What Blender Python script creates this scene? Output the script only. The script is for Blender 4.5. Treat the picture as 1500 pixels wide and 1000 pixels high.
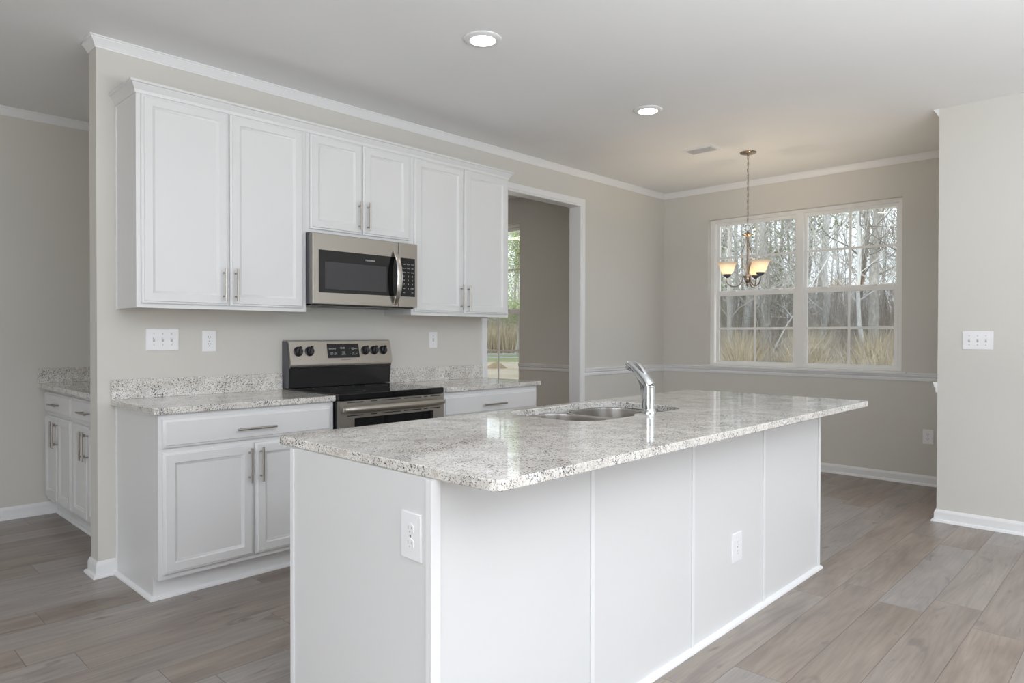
import bpy, bmesh, math, random
from mathutils import Vector, Matrix
random.seed(7)
S = bpy.context.scene
COL = S.collection
for o in list(bpy.data.objects):
    bpy.data.objects.remove(o)

# ---------------------------------------------------------------- camera
cam_d = bpy.data.cameras.new('camera'); cam = bpy.data.objects.new('camera', cam_d); COL.objects.link(cam)
YAW, PITCH, ROLL = [math.radians(a) for a in (43.7218, -0.5567, 0.0959)]
fw = Vector((math.cos(YAW)*math.cos(PITCH), math.sin(YAW)*math.cos(PITCH), math.sin(PITCH)))
rt = Vector((math.sin(YAW), -math.cos(YAW), 0)); up = rt.cross(fw)
r2 = rt*math.cos(ROLL)+up*math.sin(ROLL); u2 = -rt*math.sin(ROLL)+up*math.cos(ROLL)
m = Matrix((r2, u2, -fw)).transposed().to_4x4(); m.translation = Vector((-1.08, -3.988, 1.256))
cam.matrix_world = m
cam_d.sensor_width = 36; cam_d.lens = 36*1006.89/1500; cam_d.clip_start = .05; cam_d.clip_end = 600
S.camera = cam

# ---------------------------------------------------------------- view, world, daylight
S.view_settings.view_transform = 'Standard'; S.view_settings.look = 'None'
S.view_settings.gamma = 1; S.view_settings.use_curve_mapping = False
S.view_settings.exposure = 0.11
S.cycles.use_denoising = True
S.cycles.max_bounces = 10; S.cycles.diffuse_bounces = 6; S.cycles.glossy_bounces = 4
S.cycles.transparent_max_bounces = 24; S.cycles.transmission_bounces = 6
S.cycles.sample_clamp_indirect = 6
S.cycles.caustics_reflective = False; S.cycles.caustics_refractive = False
W = bpy.data.worlds.new('overcast_sky'); S.world = W; W.use_nodes = True
bg = W.node_tree.nodes['Background']; bg.inputs[0].default_value = (.86, .91, 1, 1); bg.inputs[1].default_value = 1.9

def area(name, loc, rot, sx, sy, power, col):
    d = bpy.data.lights.new(name, 'AREA'); d.shape = 'RECTANGLE'; d.size = sx; d.size_y = sy
    d.energy = power; d.color = col
    o = bpy.data.objects.new(name, d); COL.objects.link(o); o.location = loc; o.rotation_euler = rot
    return o
R90 = math.radians(90)
COOL = (.90, .95, 1)
# daylight entering by the living-room windows behind the camera (south) and beside it (west)
area('south_daylight', (1.3, -8.3, 1.35), (R90, 0, 0), 5.4, 2.1, 40, (.72, .85, 1))
area('west_daylight', (-4.3, -3.6, 1.35), (R90, 0, -R90), 4.4, 2.1, 46, COOL)
area('front_room_fill', (2.3, 3.0, 2.74), (0, 0, 0), .9, .9, 21, (1, .95, .88))  # unseen overhead fill, added to brighten the room beyond the opening
# unseen fill panel added behind the camera, bounced off the ceiling like a flash
area('ceiling_bounce_fill', (-.2, -6.0, 1.0), (math.pi, 0, 0), 3.4, 2.6, 315, (.90, .95, 1))

# ---------------------------------------------------------------- materials
def nmat(name, col=(.8, .8, .8), rough=.5, metal=0., spec=.5, coat=0.):
    ma = bpy.data.materials.new(name); ma.use_nodes = True
    b = ma.node_tree.nodes['Principled BSDF']
    b.inputs['Base Color'].default_value = (*col, 1); b.inputs['Roughness'].default_value = rough
    b.inputs['Metallic'].default_value = metal; b.inputs['Specular IOR Level'].default_value = spec
    b.inputs['Coat Weight'].default_value = coat
    return ma
def nd(ma, t, **kw):
    n = ma.node_tree.nodes.new(t)
    for k, v in kw.items(): setattr(n, k, v)
    return n
def ln(ma, a, b): ma.node_tree.links.new(a, b)
def bsdf(ma): return ma.node_tree.nodes['Principled BSDF']
def noise(ma, vec, scale, detail=3, rough=.5, dist=0.):
    n = nd(ma, 'ShaderNodeTexNoise'); n.inputs['Scale'].default_value = scale; n.inputs['Detail'].default_value = detail
    n.inputs['Roughness'].default_value = rough; n.inputs['Distortion'].default_value = dist
    ln(ma, vec, n.inputs['Vector']); return n.outputs['Fac']
def ramp(ma, fac, stops):
    r = nd(ma, 'ShaderNodeValToRGB'); el = r.color_ramp.elements
    while len(el) < len(stops): el.new(.5)
    for e, (p, c) in zip(el, stops):
        e.position = p; e.color = (*c, 1) if len(c) == 3 else c
    ln(ma, fac, r.inputs[0]); return r.outputs[0]
def mixc(ma, fac, a, b, mode='MIX'):
    mx = nd(ma, 'ShaderNodeMix', data_type='RGBA', blend_type=mode)
    for s, v in ((mx.inputs[0], fac), (mx.inputs[6], a), (mx.inputs[7], b)):
        if hasattr(v, 'links'): ln(ma, v, s)
        else: s.default_value = v if isinstance(v, (int, float)) else (*v, 1)
    return mx.outputs[2]
def objc(ma): return nd(ma, 'ShaderNodeTexCoord').outputs['Object']
def mapping(ma, vec, sc, rot=(0, 0, 0)):
    mp = nd(ma, 'ShaderNodeMapping'); mp.inputs['Scale'].default_value = sc; mp.inputs['Rotation'].default_value = rot
    ln(ma, vec, mp.inputs['Vector']); return mp.outputs[0]
def bump(ma, h, strength, dist=.002):
    b = nd(ma, 'ShaderNodeBump'); b.inputs['Strength'].default_value = strength; b.inputs['Distance'].default_value = dist
    ln(ma, h, b.inputs['Height']); ln(ma, b.outputs[0], bsdf(ma).inputs['Normal'])
def math_(ma, op, a, b=None, c=None):
    n = nd(ma, 'ShaderNodeMath', operation=op)
    for i, v in enumerate((a, b, c)):
        if v is None: continue
        if hasattr(v, 'links'): ln(ma, v, n.inputs[i])
        else: n.inputs[i].default_value = v
    return n.outputs[0]

def paint(name, col, rough, amt=.03, bs=.08):
    ma = nmat(name, col, rough); oc = objc(ma)
    f = noise(ma, oc, 1.7, 2)
    c = mixc(ma, f, tuple(x*(1-amt) for x in col), tuple(min(1, x*(1+amt)) for x in col))
    ln(ma, c, bsdf(ma).inputs['Base Color'])
    bump(ma, noise(ma, oc, 260, 2), bs, .0006)
    return ma
M = {}
M['wall'] = paint('greige_wall_paint', (.66, .64, .60), .75)
M['ceiling'] = paint('ceiling_paint', (.86, .86, .865), .9)
M['trim'] = paint('white_trim_paint', (.83, .83, .84), .35, .01, .02)
M['cab'] = paint('white_cabinet_paint', (.735, .735, .74), .32, .01, .03)
M['vinyl'] = paint('white_window_vinyl', (.90, .89, .87), .35, .01, .01)
M['plate'] = nmat('white_plastic', (.86, .86, .88), .3)
M['dark'] = nmat('dark_slot', (.03, .03, .03), .6)
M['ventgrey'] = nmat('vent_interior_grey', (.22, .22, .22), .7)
M['slotgrey'] = nmat('light_grey_slot', (.45, .45, .46), .5)
M['rawwood'] = paint('unfinished_wood', (.42, .28, .17), .7, .15)

def steel(name, col, rough, axis=(1, 60, 900)):
    ma = nmat(name, col, rough, 1.0); oc = objc(ma)
    f = noise(ma, mapping(ma, oc, axis), 1.0, 3)
    r = nd(ma, 'ShaderNodeMapRange'); ln(ma, f, r.inputs[0]); r.inputs[3].default_value = rough*.8; r.inputs[4].default_value = rough*1.25
    ln(ma, r.outputs[0], bsdf(ma).inputs['Roughness'])
    bump(ma, f, .05, .0004)
    return ma
M['steel'] = steel('brushed_stainless', (.43, .40, .36), .33, (2, 40, 900))
M['steel_bright'] = steel('polished_stainless', (.72, .70, .67), .2, (300, 40, 3))
M['sinksteel'] = nmat('sink_stainless', (.66, .63, .60), .27, 1.0)
M['nickel'] = steel('satin_nickel', (.44, .405, .37), .3, (90, 90, 90))
M['chand'] = steel('brushed_nickel_lamp', (.36, .295, .24), .28, (90, 90, 90))
M['chrome'] = nmat('chrome', (.66, .68, .70), .06, 1.0)
M['black'] = nmat('black_enamel', (.012, .012, .013), .25)
M['blackglass'] = nmat('black_glass', (.006, .006, .007), .04, 0, .42)
M['ovenglass'] = nmat('grey_tinted_glass', (.05, .05, .054), .06, 0, .35)
M['knob'] = nmat('black_knob_plastic', (.02, .02, .022), .3)
M['grey'] = nmat('dark_grey_casing', (.10, .10, .115), .45)
M['ink'] = nmat('white_print', (.62, .62, .62), .5)
M['inkdark'] = nmat('dark_print', (.12, .11, .10), .5)

def granite():
    ma = nmat('speckled_white_granite', (.7, .68, .65), .05, 0, .5); oc = objc(ma)
    oc = mapping(ma, oc, (1, 1, 1), (.5, .35, .6))
    big = noise(ma, oc, 7, 3, .6, .4)
    base = ramp(ma, big, [(.33, (.62, .59, .55)), (.5, (.74, .71, .665)), (.68, (.84, .82, .78))])
    tan = noise(ma, mapping(ma, oc, (1, 1.6, 1.2)), 34, 4, .6, .6)
    base = mixc(ma, ramp(ma, tan, [(.55, (0, 0, 0)), (.68, (.65, .65, .65))]), base, (.56, .47, .40))
    wht = noise(ma, oc, 60, 3, .6)
    base = mixc(ma, ramp(ma, wht, [(.55, (0, 0, 0)), (.68, (.7, .7, .7))]), base, (.88, .88, .86))
    gry = noise(ma, mapping(ma, oc, (1, 1.8, 1.3)), 95, 4, .65, .8)
    base = mixc(ma, ramp(ma, gry, [(.58, (0, 0, 0)), (.65, (.8, .8, .8))]), base, (.27, .27, .29))
    msk = noise(ma, oc, 16, 2, .5)
    drk = noise(ma, mapping(ma, oc, (1.6, 1, 1.1)), 150, 3, .6, .5)
    d2 = math_(ma, 'ADD', drk, math_(ma, 'MULTIPLY', msk, .22))
    base = mixc(ma, ramp(ma, d2, [(.686, (0, 0, 0)), (.712, (1, 1, 1))]), base, (.075, .075, .095))
    ln(ma, base, bsdf(ma).inputs['Base Color'])
    return ma
M['granite'] = granite()

def floorm():
    ma = nmat('grey_brown_oak_planks', (.3, .26, .22), .36); oc = objc(ma)
    sp = nd(ma, 'ShaderNodeSeparateXYZ'); ln(ma, oc, sp.inputs[0]); X, Y = sp.outputs[0], sp.outputs[1]
    wdt, L = .193, 1.22
    yr = math_(ma, 'DIVIDE', math_(ma, 'ADD', Y, 2.805+wdt*60), wdt)
    row = math_(ma, 'FLOOR', yr); fy = math_(ma, 'SUBTRACT', yr, row)
    wn = nd(ma, 'ShaderNodeTexWhiteNoise', noise_dimensions='1D'); ln(ma, row, wn.inputs['W'])
    xr = math_(ma, 'ADD', math_(ma, 'DIVIDE', math_(ma, 'ADD', X, 30), L), math_(ma, 'MULTIPLY', wn.outputs[0], 7.3))
    cl = math_(ma, 'FLOOR', xr); fx = math_(ma, 'SUBTRACT', xr, cl)
    cb = nd(ma, 'ShaderNodeCombineXYZ'); ln(ma, row, cb.inputs[0]); ln(ma, cl, cb.inputs[1])
    w2 = nd(ma, 'ShaderNodeTexWhiteNoise', noise_dimensions='3D'); ln(ma, cb.outputs[0], w2.inputs['Vector'])
    sc = nd(ma, 'ShaderNodeVectorMath', operation='SCALE'); ln(ma, w2.outputs['Color'], sc.inputs[0]); sc.inputs['Scale'].default_value = 37
    ad = nd(ma, 'ShaderNodeVectorMath', operation='ADD'); ln(ma, oc, ad.inputs[0]); ln(ma, sc.outputs[0], ad.inputs[1])
    v = ad.outputs[0]
    soft = noise(ma, mapping(ma, v, (.9, 5.5, 1)), 1.5, 4, .55, .5)
    grain = noise(ma, mapping(ma, v, (2.2, 48, 1)), 1.5, 5, .6, .5)
    fine = noise(ma, mapping(ma, v, (9, 330, 1)), 1.0, 3, .6)
    cath = math_(ma, 'SINE', math_(ma, 'MULTIPLY', noise(ma, mapping(ma, v, (.42, 4.6, 1)), 1.1, 2, .45, .2), 120))
    wvc = ramp(ma, math_(ma, 'MULTIPLY_ADD', cath, .5, .5), [(.0, (.30, .30, .30)), (.35, (.52, .52, .52)), (1, (.58, .58, .58))])
    knot = noise(ma, mapping(ma, v, (3.2, 9, 1)), 1.3, 2, .5, 1.)
    base = ramp(ma, soft, [(.30, (.195, .155, .130)), (.5, (.278, .228, .192)), (.72, (.350, .296, .252))])
    sp2 = nd(ma, 'ShaderNodeSeparateXYZ'); ln(ma, w2.outputs['Color'], sp2.inputs[0])
    base = mixc(ma, ramp(ma, sp2.outputs[0], [(.25, (0, 0, 0)), (.85, (.65, .65, .65))]), base, (.245, .238, .235))
    base = mixc(ma, .34, base, ramp(ma, grain, [(.35, (.40, .39, .39)), (.65, (.64, .63, .62))]), 'OVERLAY')
    base = mixc(ma, .22, base, ramp(ma, fine, [(.3, (.36, .36, .36)), (.7, (.66, .66, .66))]), 'OVERLAY')
    base = mixc(ma, .17, base, wvc, 'OVERLAY')
    base = mixc(ma, ramp(ma, knot, [(.64, (0, 0, 0)), (.75, (.65, .65, .65))]), base, (.13, .108, .096))
    tone = math_(ma, 'ADD', math_(ma, 'MULTIPLY', w2.outputs['Value'], .34), .93)
    tc = nd(ma, 'ShaderNodeCombineXYZ'); [ln(ma, tone, tc.inputs[i]) for i in range(3)]
    base = mixc(ma, 1.0, base, tc.outputs[0], 'MULTIPLY')
    dy = math_(ma, 'MULTIPLY', math_(ma, 'MINIMUM', fy, math_(ma, 'SUBTRACT', 1, fy)), wdt)
    dx = math_(ma, 'MULTIPLY', math_(ma, 'MINIMUM', fx, math_(ma, 'SUBTRACT', 1, fx)), L)
    dm = math_(ma, 'MINIMUM', dx, dy)
    seam = nd(ma, 'ShaderNodeMapRange'); ln(ma, dm, seam.inputs[0]); seam.inputs[2].default_value = .0022
    base = mixc(ma, seam.outputs[0], (.11, .095, .085), base)
    ln(ma, base, bsdf(ma).inputs['Base Color'])
    rr = nd(ma, 'ShaderNodeMapRange'); ln(ma, grain, rr.inputs[0]); rr.inputs[3].default_value = .27; rr.inputs[4].default_value = .37
    ln(ma, rr.outputs[0], bsdf(ma).inputs['Roughness'])
    bump(ma, math_(ma, 'ADD', seam.outputs[0], math_(ma, 'MULTIPLY', grain, .12)), .35, .0012)
    return ma
M['floor'] = floorm()

def glassm(name, tint=(1, 1, 1), ior=1.5, rough=0.):
    ma = bpy.data.materials.new(name); ma.use_nodes = True; nt = ma.node_tree; nt.nodes.remove(bsdf(ma))
    out = nt.nodes['Material Output']
    t = nd(ma, 'ShaderNodeBsdfTransparent'); t.inputs[0].default_value = (*tint, 1)
    g = nd(ma, 'ShaderNodeBsdfGlossy'); g.inputs['Roughness'].default_value = rough
    f = nd(ma, 'ShaderNodeLayerWeight'); f.inputs[0].default_value = .5   # facing, the same on both sides of the sheet
    fr = math_(ma, 'ADD', math_(ma, 'MULTIPLY', math_(ma, 'POWER', f.outputs['Facing'], 5), .95), .045)
    mx = nd(ma, 'ShaderNodeMixShader'); ln(ma, fr, mx.inputs[0]); ln(ma, t.outputs[0], mx.inputs[1]); ln(ma, g.outputs[0], mx.inputs[2])
    ln(ma, mx.outputs[0], out.inputs[0]); return ma
M['glass'] = glassm('window_glass', (.97, .99, .98))
def screenm():
    ma = bpy.data.materials.new('insect_screen_mesh'); ma.use_nodes = True; nt = ma.node_tree; nt.nodes.remove(bsdf(ma))
    t = nd(ma, 'ShaderNodeBsdfTransparent'); d = nd(ma, 'ShaderNodeBsdfDiffuse'); d.inputs[0].default_value = (.2, .2, .2, 1)
    mx = nd(ma, 'ShaderNodeMixShader'); mx.inputs[0].default_value = .24
    ln(ma, t.outputs[0], mx.inputs[1]); ln(ma, d.outputs[0], mx.inputs[2]); ln(ma, mx.outputs[0], nt.nodes['Material Output'].inputs[0]); return ma
M['screen'] = screenm()
def emis(name, col, st):
    ma = bpy.data.materials.new(name); ma.use_nodes = True; nt = ma.node_tree; nt.nodes.remove(bsdf(ma))
    e = nd(ma, 'ShaderNodeEmission'); e.inputs[0].default_value = (*col, 1); e.inputs[1].default_value = st
    ln(ma, e.outputs[0], nt.nodes['Material Output'].inputs[0]); return ma
M['led'] = emis('downlight_lens_glow', (1, .84, .66), 18)
M['bulb'] = emis('bulb_glow', (1, .80, .56), 300)
def shadem():
    ma = bpy.data.materials.new('frosted_shade_glass'); ma.use_nodes = True; nt = ma.node_tree; b = bsdf(ma)
    b.inputs['Base Color'].default_value = (.98, .93, .86, 1); b.inputs['Roughness'].default_value = .3
    t = nd(ma, 'ShaderNodeBsdfTranslucent'); t.inputs[0].default_value = (1, .92, .80, 1)
    mx = nd(ma, 'ShaderNodeMixShader'); mx.inputs[0].default_value = .62
    ln(ma, b.outputs[0], mx.inputs[1]); ln(ma, t.outputs[0], mx.inputs[2]); ln(ma, mx.outputs[0], nt.nodes['Material Output'].inputs[0]); return ma
M['shade'] = shadem()

# ---------------------------------------------------------------- mesh helpers
def B(): return bmesh.new()
def box(bm, x0, x1, y0, y1, z0, z1, bev=0.):
    r = bmesh.ops.create_cube(bm, size=1)
    vs = r['verts']
    for v in vs:
        v.co = Vector(((x0+x1)/2+v.co.x*(x1-x0), (y0+y1)/2+v.co.y*(y1-y0), (z0+z1)/2+v.co.z*(z1-z0)))
    if bev:
        es = list({e for v in vs for e in v.link_edges})
        bmesh.ops.bevel(bm, geom=es, offset=bev, segments=2, profile=.5, affect='EDGES')
    return bm
def faces_loop(bm, loops, cap0=True, cap1=True, closed=True):
    vv = [[bm.verts.new(p) for p in L] for L in loops]
    n = len(vv[0])
    for a, b in zip(vv, vv[1:]):
        for i in range(n if closed else n-1):
            j = (i+1) % n
            try: bm.faces.new((a[i], a[j], b[j], b[i]))
            except ValueError: pass
    if cap0: bm.faces.new(list(reversed(vv[0])))
    if cap1: bm.faces.new(vv[-1])
    return vv
def ringpanel(bm, o, U, V, N, w, h, rings, back=True):
    o, U, V, N = Vector(o), Vector(U), Vector(V), Vector(N)
    L = []
    for ins, d in rings:
        L.append([o+U*a+V*b+N*d for a, b in ((ins, ins), (w-ins, ins), (w-ins, h-ins), (ins, h-ins))])
    faces_loop(bm, L, back, True); return bm
DOOR = [(0, 0), (0, .010), (.004, .0135), (.010, .0145), (.013, .019), (.050, .019), (.056, .013), (.061, .012), (.064, .009)]
SLAB = [(0, 0), (0, .010), (.004, .0135), (.011, .0145), (.015, .019)]
def tube(bm, pts, r, seg=10, caps=True):
    pts = [Vector(p) for p in pts]; n = len(pts); rs = r if isinstance(r, (list, tuple)) else [r]*n
    L = []; ref = None
    for i, p in enumerate(pts):
        t = (pts[min(i+1, n-1)]-pts[max(i-1, 0)]).normalized()
        if ref is None: ref = t.orthogonal().normalized()
        ref = (ref-t*ref.dot(t)).normalized(); b = t.cross(ref)
        L.append([p+(ref*math.cos(a)+b*math.sin(a))*rs[i] for a in [2*math.pi*k/seg for k in range(seg)]])
    faces_loop(bm, L, caps, caps); return bm
def lathe(bm, prof, c, seg=24, axis='z'):
    c = Vector(c); L = []
    for r, h in prof:
        ring = []
        for k in range(seg):
            a = 2*math.pi*k/seg; r_ = max(r, 1e-5)
            if axis == 'z': ring.append(c+Vector((r_*math.cos(a), r_*math.sin(a), h)))
            elif axis == 'y': ring.append(c+Vector((r_*math.cos(a), h, -r_*math.sin(a))))
            else: ring.append(c+Vector((h, r_*math.cos(a), r_*math.sin(a))))
        L.append(ring)
    faces_loop(bm, L); return bm
def sweep(bm, path, prof, side=1):
    """mitred moulding along a plan path; prof = closed list of (out, z), out towards the left of travel"""
    P = [Vector((p[0], p[1])) for p in path]; n = len(P); L = []
    def nrm(a, b):
        d = (b-a).normalized(); return Vector((-d.y, d.x))*side
    for i, p in enumerate(P):
        if i == 0: mv = nrm(P[0], P[1])
        elif i == n-1: mv = nrm(P[-2], P[-1])
        else:
            n1, n2 = nrm(P[i-1], P[i]), nrm(P[i], P[i+1]); s = n1+n2; mv = s/s.dot(n1)
        L.append([Vector((p.x+mv.x*o, p.y+mv.y*o, z)) for o, z in prof])
    faces_loop(bm, L); return bm
def shade_smooth(me, ang=35):
    for p in me.polygons: p.use_smooth = True
    me.set_sharp_from_angle(angle=math.radians(ang))
def link(name, bm, mat, origin=(0, 0, 0), smooth=True):
    bmesh.ops.recalc_face_normals(bm, faces=bm.faces)
    bmesh.ops.translate(bm, verts=bm.verts, vec=-Vector(origin))
    me = bpy.data.meshes.new(name); bm.to_mesh(me); bm.free()
    for m_ in (mat if isinstance(mat, (list, tuple)) else [mat]): me.materials.append(m_)
    if smooth: shade_smooth(me)
    o = bpy.data.objects.new(name, me); COL.objects.link(o)
    if smooth:
        wn = o.modifiers.new('weighted_normals', 'WEIGHTED_NORMAL'); wn.keep_sharp = True; wn.weight = 100
    return o
def struct(name, bm, mat, label=None, origin=(0, 0, 0)):
    o = link(name, bm, mat, origin); o.location = origin; o['kind'] = 'structure'
    if label: o['label'] = label
    return o
ORG = {}
def thing(name, label, cat, loc, group=None):
    o = bpy.data.objects.new(name, None); COL.objects.link(o); o.location = loc; o.empty_display_size = .1
    o['label'] = label; o['category'] = cat
    if group: o['group'] = group
    ORG[o.name] = Vector(loc); return o
def part(name, bm, mat, parent, label=None, smooth=True):
    org = ORG[parent.name]; o = link(name, bm, mat, org, smooth); o.parent = parent; ORG[o.name] = org
    if label: o['label'] = label
    return o
def solo(name, bm, mat, label, cat, loc, group=None, smooth=True):
    o = link(name, bm, mat, loc, smooth); o.location = loc; o['label'] = label; o['category'] = cat
    if group: o['group'] = group
    ORG[o.name] = Vector(loc); return o
def copy_tree(o, parent=None):
    c = o.copy(); COL.objects.link(c); c.parent = parent
    for ch in [x for x in bpy.data.objects if x.parent == o]: copy_tree(ch, c)
    return c
def textpart(name, txt, size, origin, U, V, mat, parent, ext=.0003, align='CENTER', label=None):
    cu = bpy.data.curves.new('t', 'FONT'); cu.body = txt; cu.size = size; cu.extrude = ext; cu.align_x = align; cu.align_y = 'CENTER'
    t = bpy.data.objects.new('t', cu); COL.objects.link(t)
    dg = bpy.context.evaluated_depsgraph_get(); me = bpy.data.meshes.new_from_object(t.evaluated_get(dg))
    bpy.data.objects.remove(t); bpy.data.curves.remove(cu)
    U, V = Vector(U).normalized(), Vector(V).normalized(); N = U.cross(V)
    mt = Matrix((U, V, N)).transposed().to_4x4(); mt.translation = Vector(origin)-ORG[parent.name]
    me.transform(mt); me.name = name; me.materials.clear(); me.materials.append(mat)
    o = bpy.data.objects.new(name, me); COL.objects.link(o); o.parent = parent; ORG[o.name] = ORG[parent.name]
    if label: o['label'] = label
    return o

# ---------------------------------------------------------------- dimensions
H = 2.782; T = .1165; X1 = 5.4767; X2 = 4.265; Y2 = -2.857; X3 = 4.5245; YB = 1.69
OX0, OX1, OH = 2.793, 4.007, 2.461
WY0, WY1, WZ0, WZ1 = -2.332, -.525, .950, 2.445        # dining window opening
FY0, FY1, FZ0, FZ1 = 1.256, 2.05, .60, 2.505           # front room window opening
XP = .71                                               # pantry side wall
CT, CB = .9144, .883                                   # counter top and underside

def wall_boxes(axis, c0, c1, a0, a1, z0, z1, holes):
    """wall slab lying along x (axis 'x', thickness c0..c1 in y) or along y; holes = (h0,h1,hz0,hz1)"""
    bm = B(); cuts = sorted(holes)
    def bx(p, q, s, t):
        if q-p < 1e-4 or t-s < 1e-4: return
        if axis == 'x': box(bm, p, q, c0, c1, s, t)
        else: box(bm, c0, c1, p, q, s, t)
    cur = a0
    for h0, h1, s, t in cuts:
        bx(cur, h0, z0, z1); bx(h0, h1, z0, s); bx(h0, h1, t, z1); cur = h1
    bx(cur, a1, z0, z1)
    bmesh.ops.remove_doubles(bm, verts=bm.verts, dist=1e-6)
    return bm
# ---------------------------------------------------------------- shell
bm = B(); box(bm, -4.6, 5.6, -8.6, T, -.12, 0); box(bm, -4.6, 4.65, T, 4.6, -.12, 0); struct('floor', bm, M['floor'], 'grey brown oak plank floor')
bm = B(); box(bm, -4.6, 5.6, -8.6, T, H, H+.12); box(bm, -4.6, 4.65, T, 4.6, H, H+.12); struct('ceiling', bm, M['ceiling'])
struct('wall_kitchen', wall_boxes('x', 0, T, 0, 5.6, 0, H, [(OX0, OX1, 0, OH)]), M['wall'], 'greige wall behind the range with a wide cased opening')
struct('wall_east', wall_boxes('y', X1, 5.6, Y2-.115, 0, 0, H, [(WY0, WY1, WZ0, WZ1)]), M['wall'], 'dining wall holding the twin window')
struct('wall_dining_south', wall_boxes('x', Y2-.115, Y2, X2+.115, X1, 0, H, []), M['wall'])
struct('wall_hall', wall_boxes('y', X2, X2+.115, -8.5, Y2, 0, H, []), M['wall'], 'pale wall at the right edge with a switch plate')
struct('wall_back', wall_boxes('x', YB, YB+.11, -4.5, XP, 0, H, []), M['wall'], 'back wall of the pantry area at far left')
struct('wall_pantry', wall_boxes('y', XP, XP+.115, T, 4.5, 0, H, []), M['wall'])
struct('wall_front_room', wall_boxes('y', X3, 4.65, T, 4.5, 0, H, [(FY0, FY1, FZ0, FZ1)]), M['wall'], 'shaded wall seen through the cased opening')
struct('wall_north', wall_boxes('x', 4.5, 4.6, XP, 4.65, 0, H, []), M['wall'])
struct('wall_west', wall_boxes('y', -4.6, -4.5, -8.6, YB+.11, 0, H, [(-5.8, -1.4, .3, 2.4)]), M['wall'])
struct('wall_south', wall_boxes('x', -8.6, -8.5, -4.5, X2+.115, 0, H, [(-1.5, 4.1, .3, 2.4)]), M['wall'])

# mouldings
CROWN = [(0, H-.0552), (.004, H-.0552), (.006, H-.048), (.0085, H-.0465), (.010, H-.042), (.016, H-.030), (.024, H-.017), (.0275, H-.0145), (.0285, H-.009), (.0346, H-.007), (.0346, H-.0005), (0, H-.0005)]
BASE = [(0, .0005), (.028, .0005), (.0275, .008), (.023, .016), (.013, .0195), (.013, .060), (.0105, .066), (.0085, .0745), (.004, .083), (0, .083)]
RAIL = [(0, .871), (.008, .871), (.011, .877), (.012, .893), (.009, .897), (.010, .902), (.018, .906), (.022, .913), (.021, .924), (.026, .930), (.026, .937), (.021, .9403), (0, .9403)]
SHOE = [(0, .0005), (.018, .0005), (.0175, .007), (.014, .0135), (.008, .018), (0, .0195)]
bm = sweep(B(), [(X2, Y2), (X1, Y2), (X1, 0), (0, 0), (0, T), (XP, T), (XP, YB), (-4.5, YB)], CROWN); struct('trim_1', bm, M['trim'], 'white crown moulding where wall meets ceiling')
bm = sweep(B(), [(X2, Y2), (X1, Y2), (X1, 0), (OX1+.0632, 0)], RAIL); struct('trim_2', bm, M['trim'], 'white chair rail around the dining area')
bm = sweep(B(), [(X3, T), (X3, FY0)], RAIL); struct('trim_3', bm, M['trim'], 'white chair rail in the room beyond the opening')
bm = sweep(B(), [(X2, -8.5), (X2, Y2), (X1, Y2), (X1, 0), (OX1+.0632, 0)], BASE); struct('baseboard_right', bm, M['trim'], 'white baseboard of the hall and dining walls')
bm = sweep(B(), [(.085, 0), (0, 0), (0, T), (.135, T)], BASE); struct('baseboard_wall_end', bm, M['trim'], 'white baseboard wrapping the end of the kitchen wall')
bm = sweep(B(), [(.205, YB), (-4.5, YB), (-4.5, -8.5), (X2, -8.5)], BASE); struct('baseboard_left', bm, M['trim'], 'white baseboard on the back wall at far left')
bm = sweep(B(), [(OX1, T), (X3, T), (X3, 4.5), (XP+.115, 4.5), (XP+.115, T), (OX0, T)], BASE); struct('baseboard_front_room', bm, M['trim'])
# casing of the opening (jamb liner + flat casing, both sides)
bm = B(); cw = .0632
CASE = [(.0, 0), (cw, 0), (cw, .014), (cw-.006, .017), (.014, .015), (.010, .011), (.0, .010)]
def casing(bm, yf, sgn):
    L = []
    for (px, pz, mx, mz) in ((OX0, .0, -1, 0), (OX0, OH, -1, 1), (OX1, OH, 1, 1), (OX1, .0, 1, 0)):
        L.append([Vector((px+mx*a, yf+sgn*b, pz+mz*a)) for a, b in CASE])
    faces_loop(bm, L)
casing(bm, 0, -1); casing(bm, T, 1)
box(bm, OX0, OX0+.004, -.002, T+.002, 0, OH); box(bm, OX1-.004, OX1, -.002, T+.002, 0, OH); box(bm, OX0, OX1, -.002, T+.002, OH-.004, OH)
struct('trim_4', bm, M['trim'], 'white casing and jamb of the wide opening')
# window stool
bm = B(); box(bm, X1-.042, X1+.058, -2.372, -.469, .926, .947, .004); struct('trim_5', bm, M['trim'], 'white window stool over the chair rail')

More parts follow.
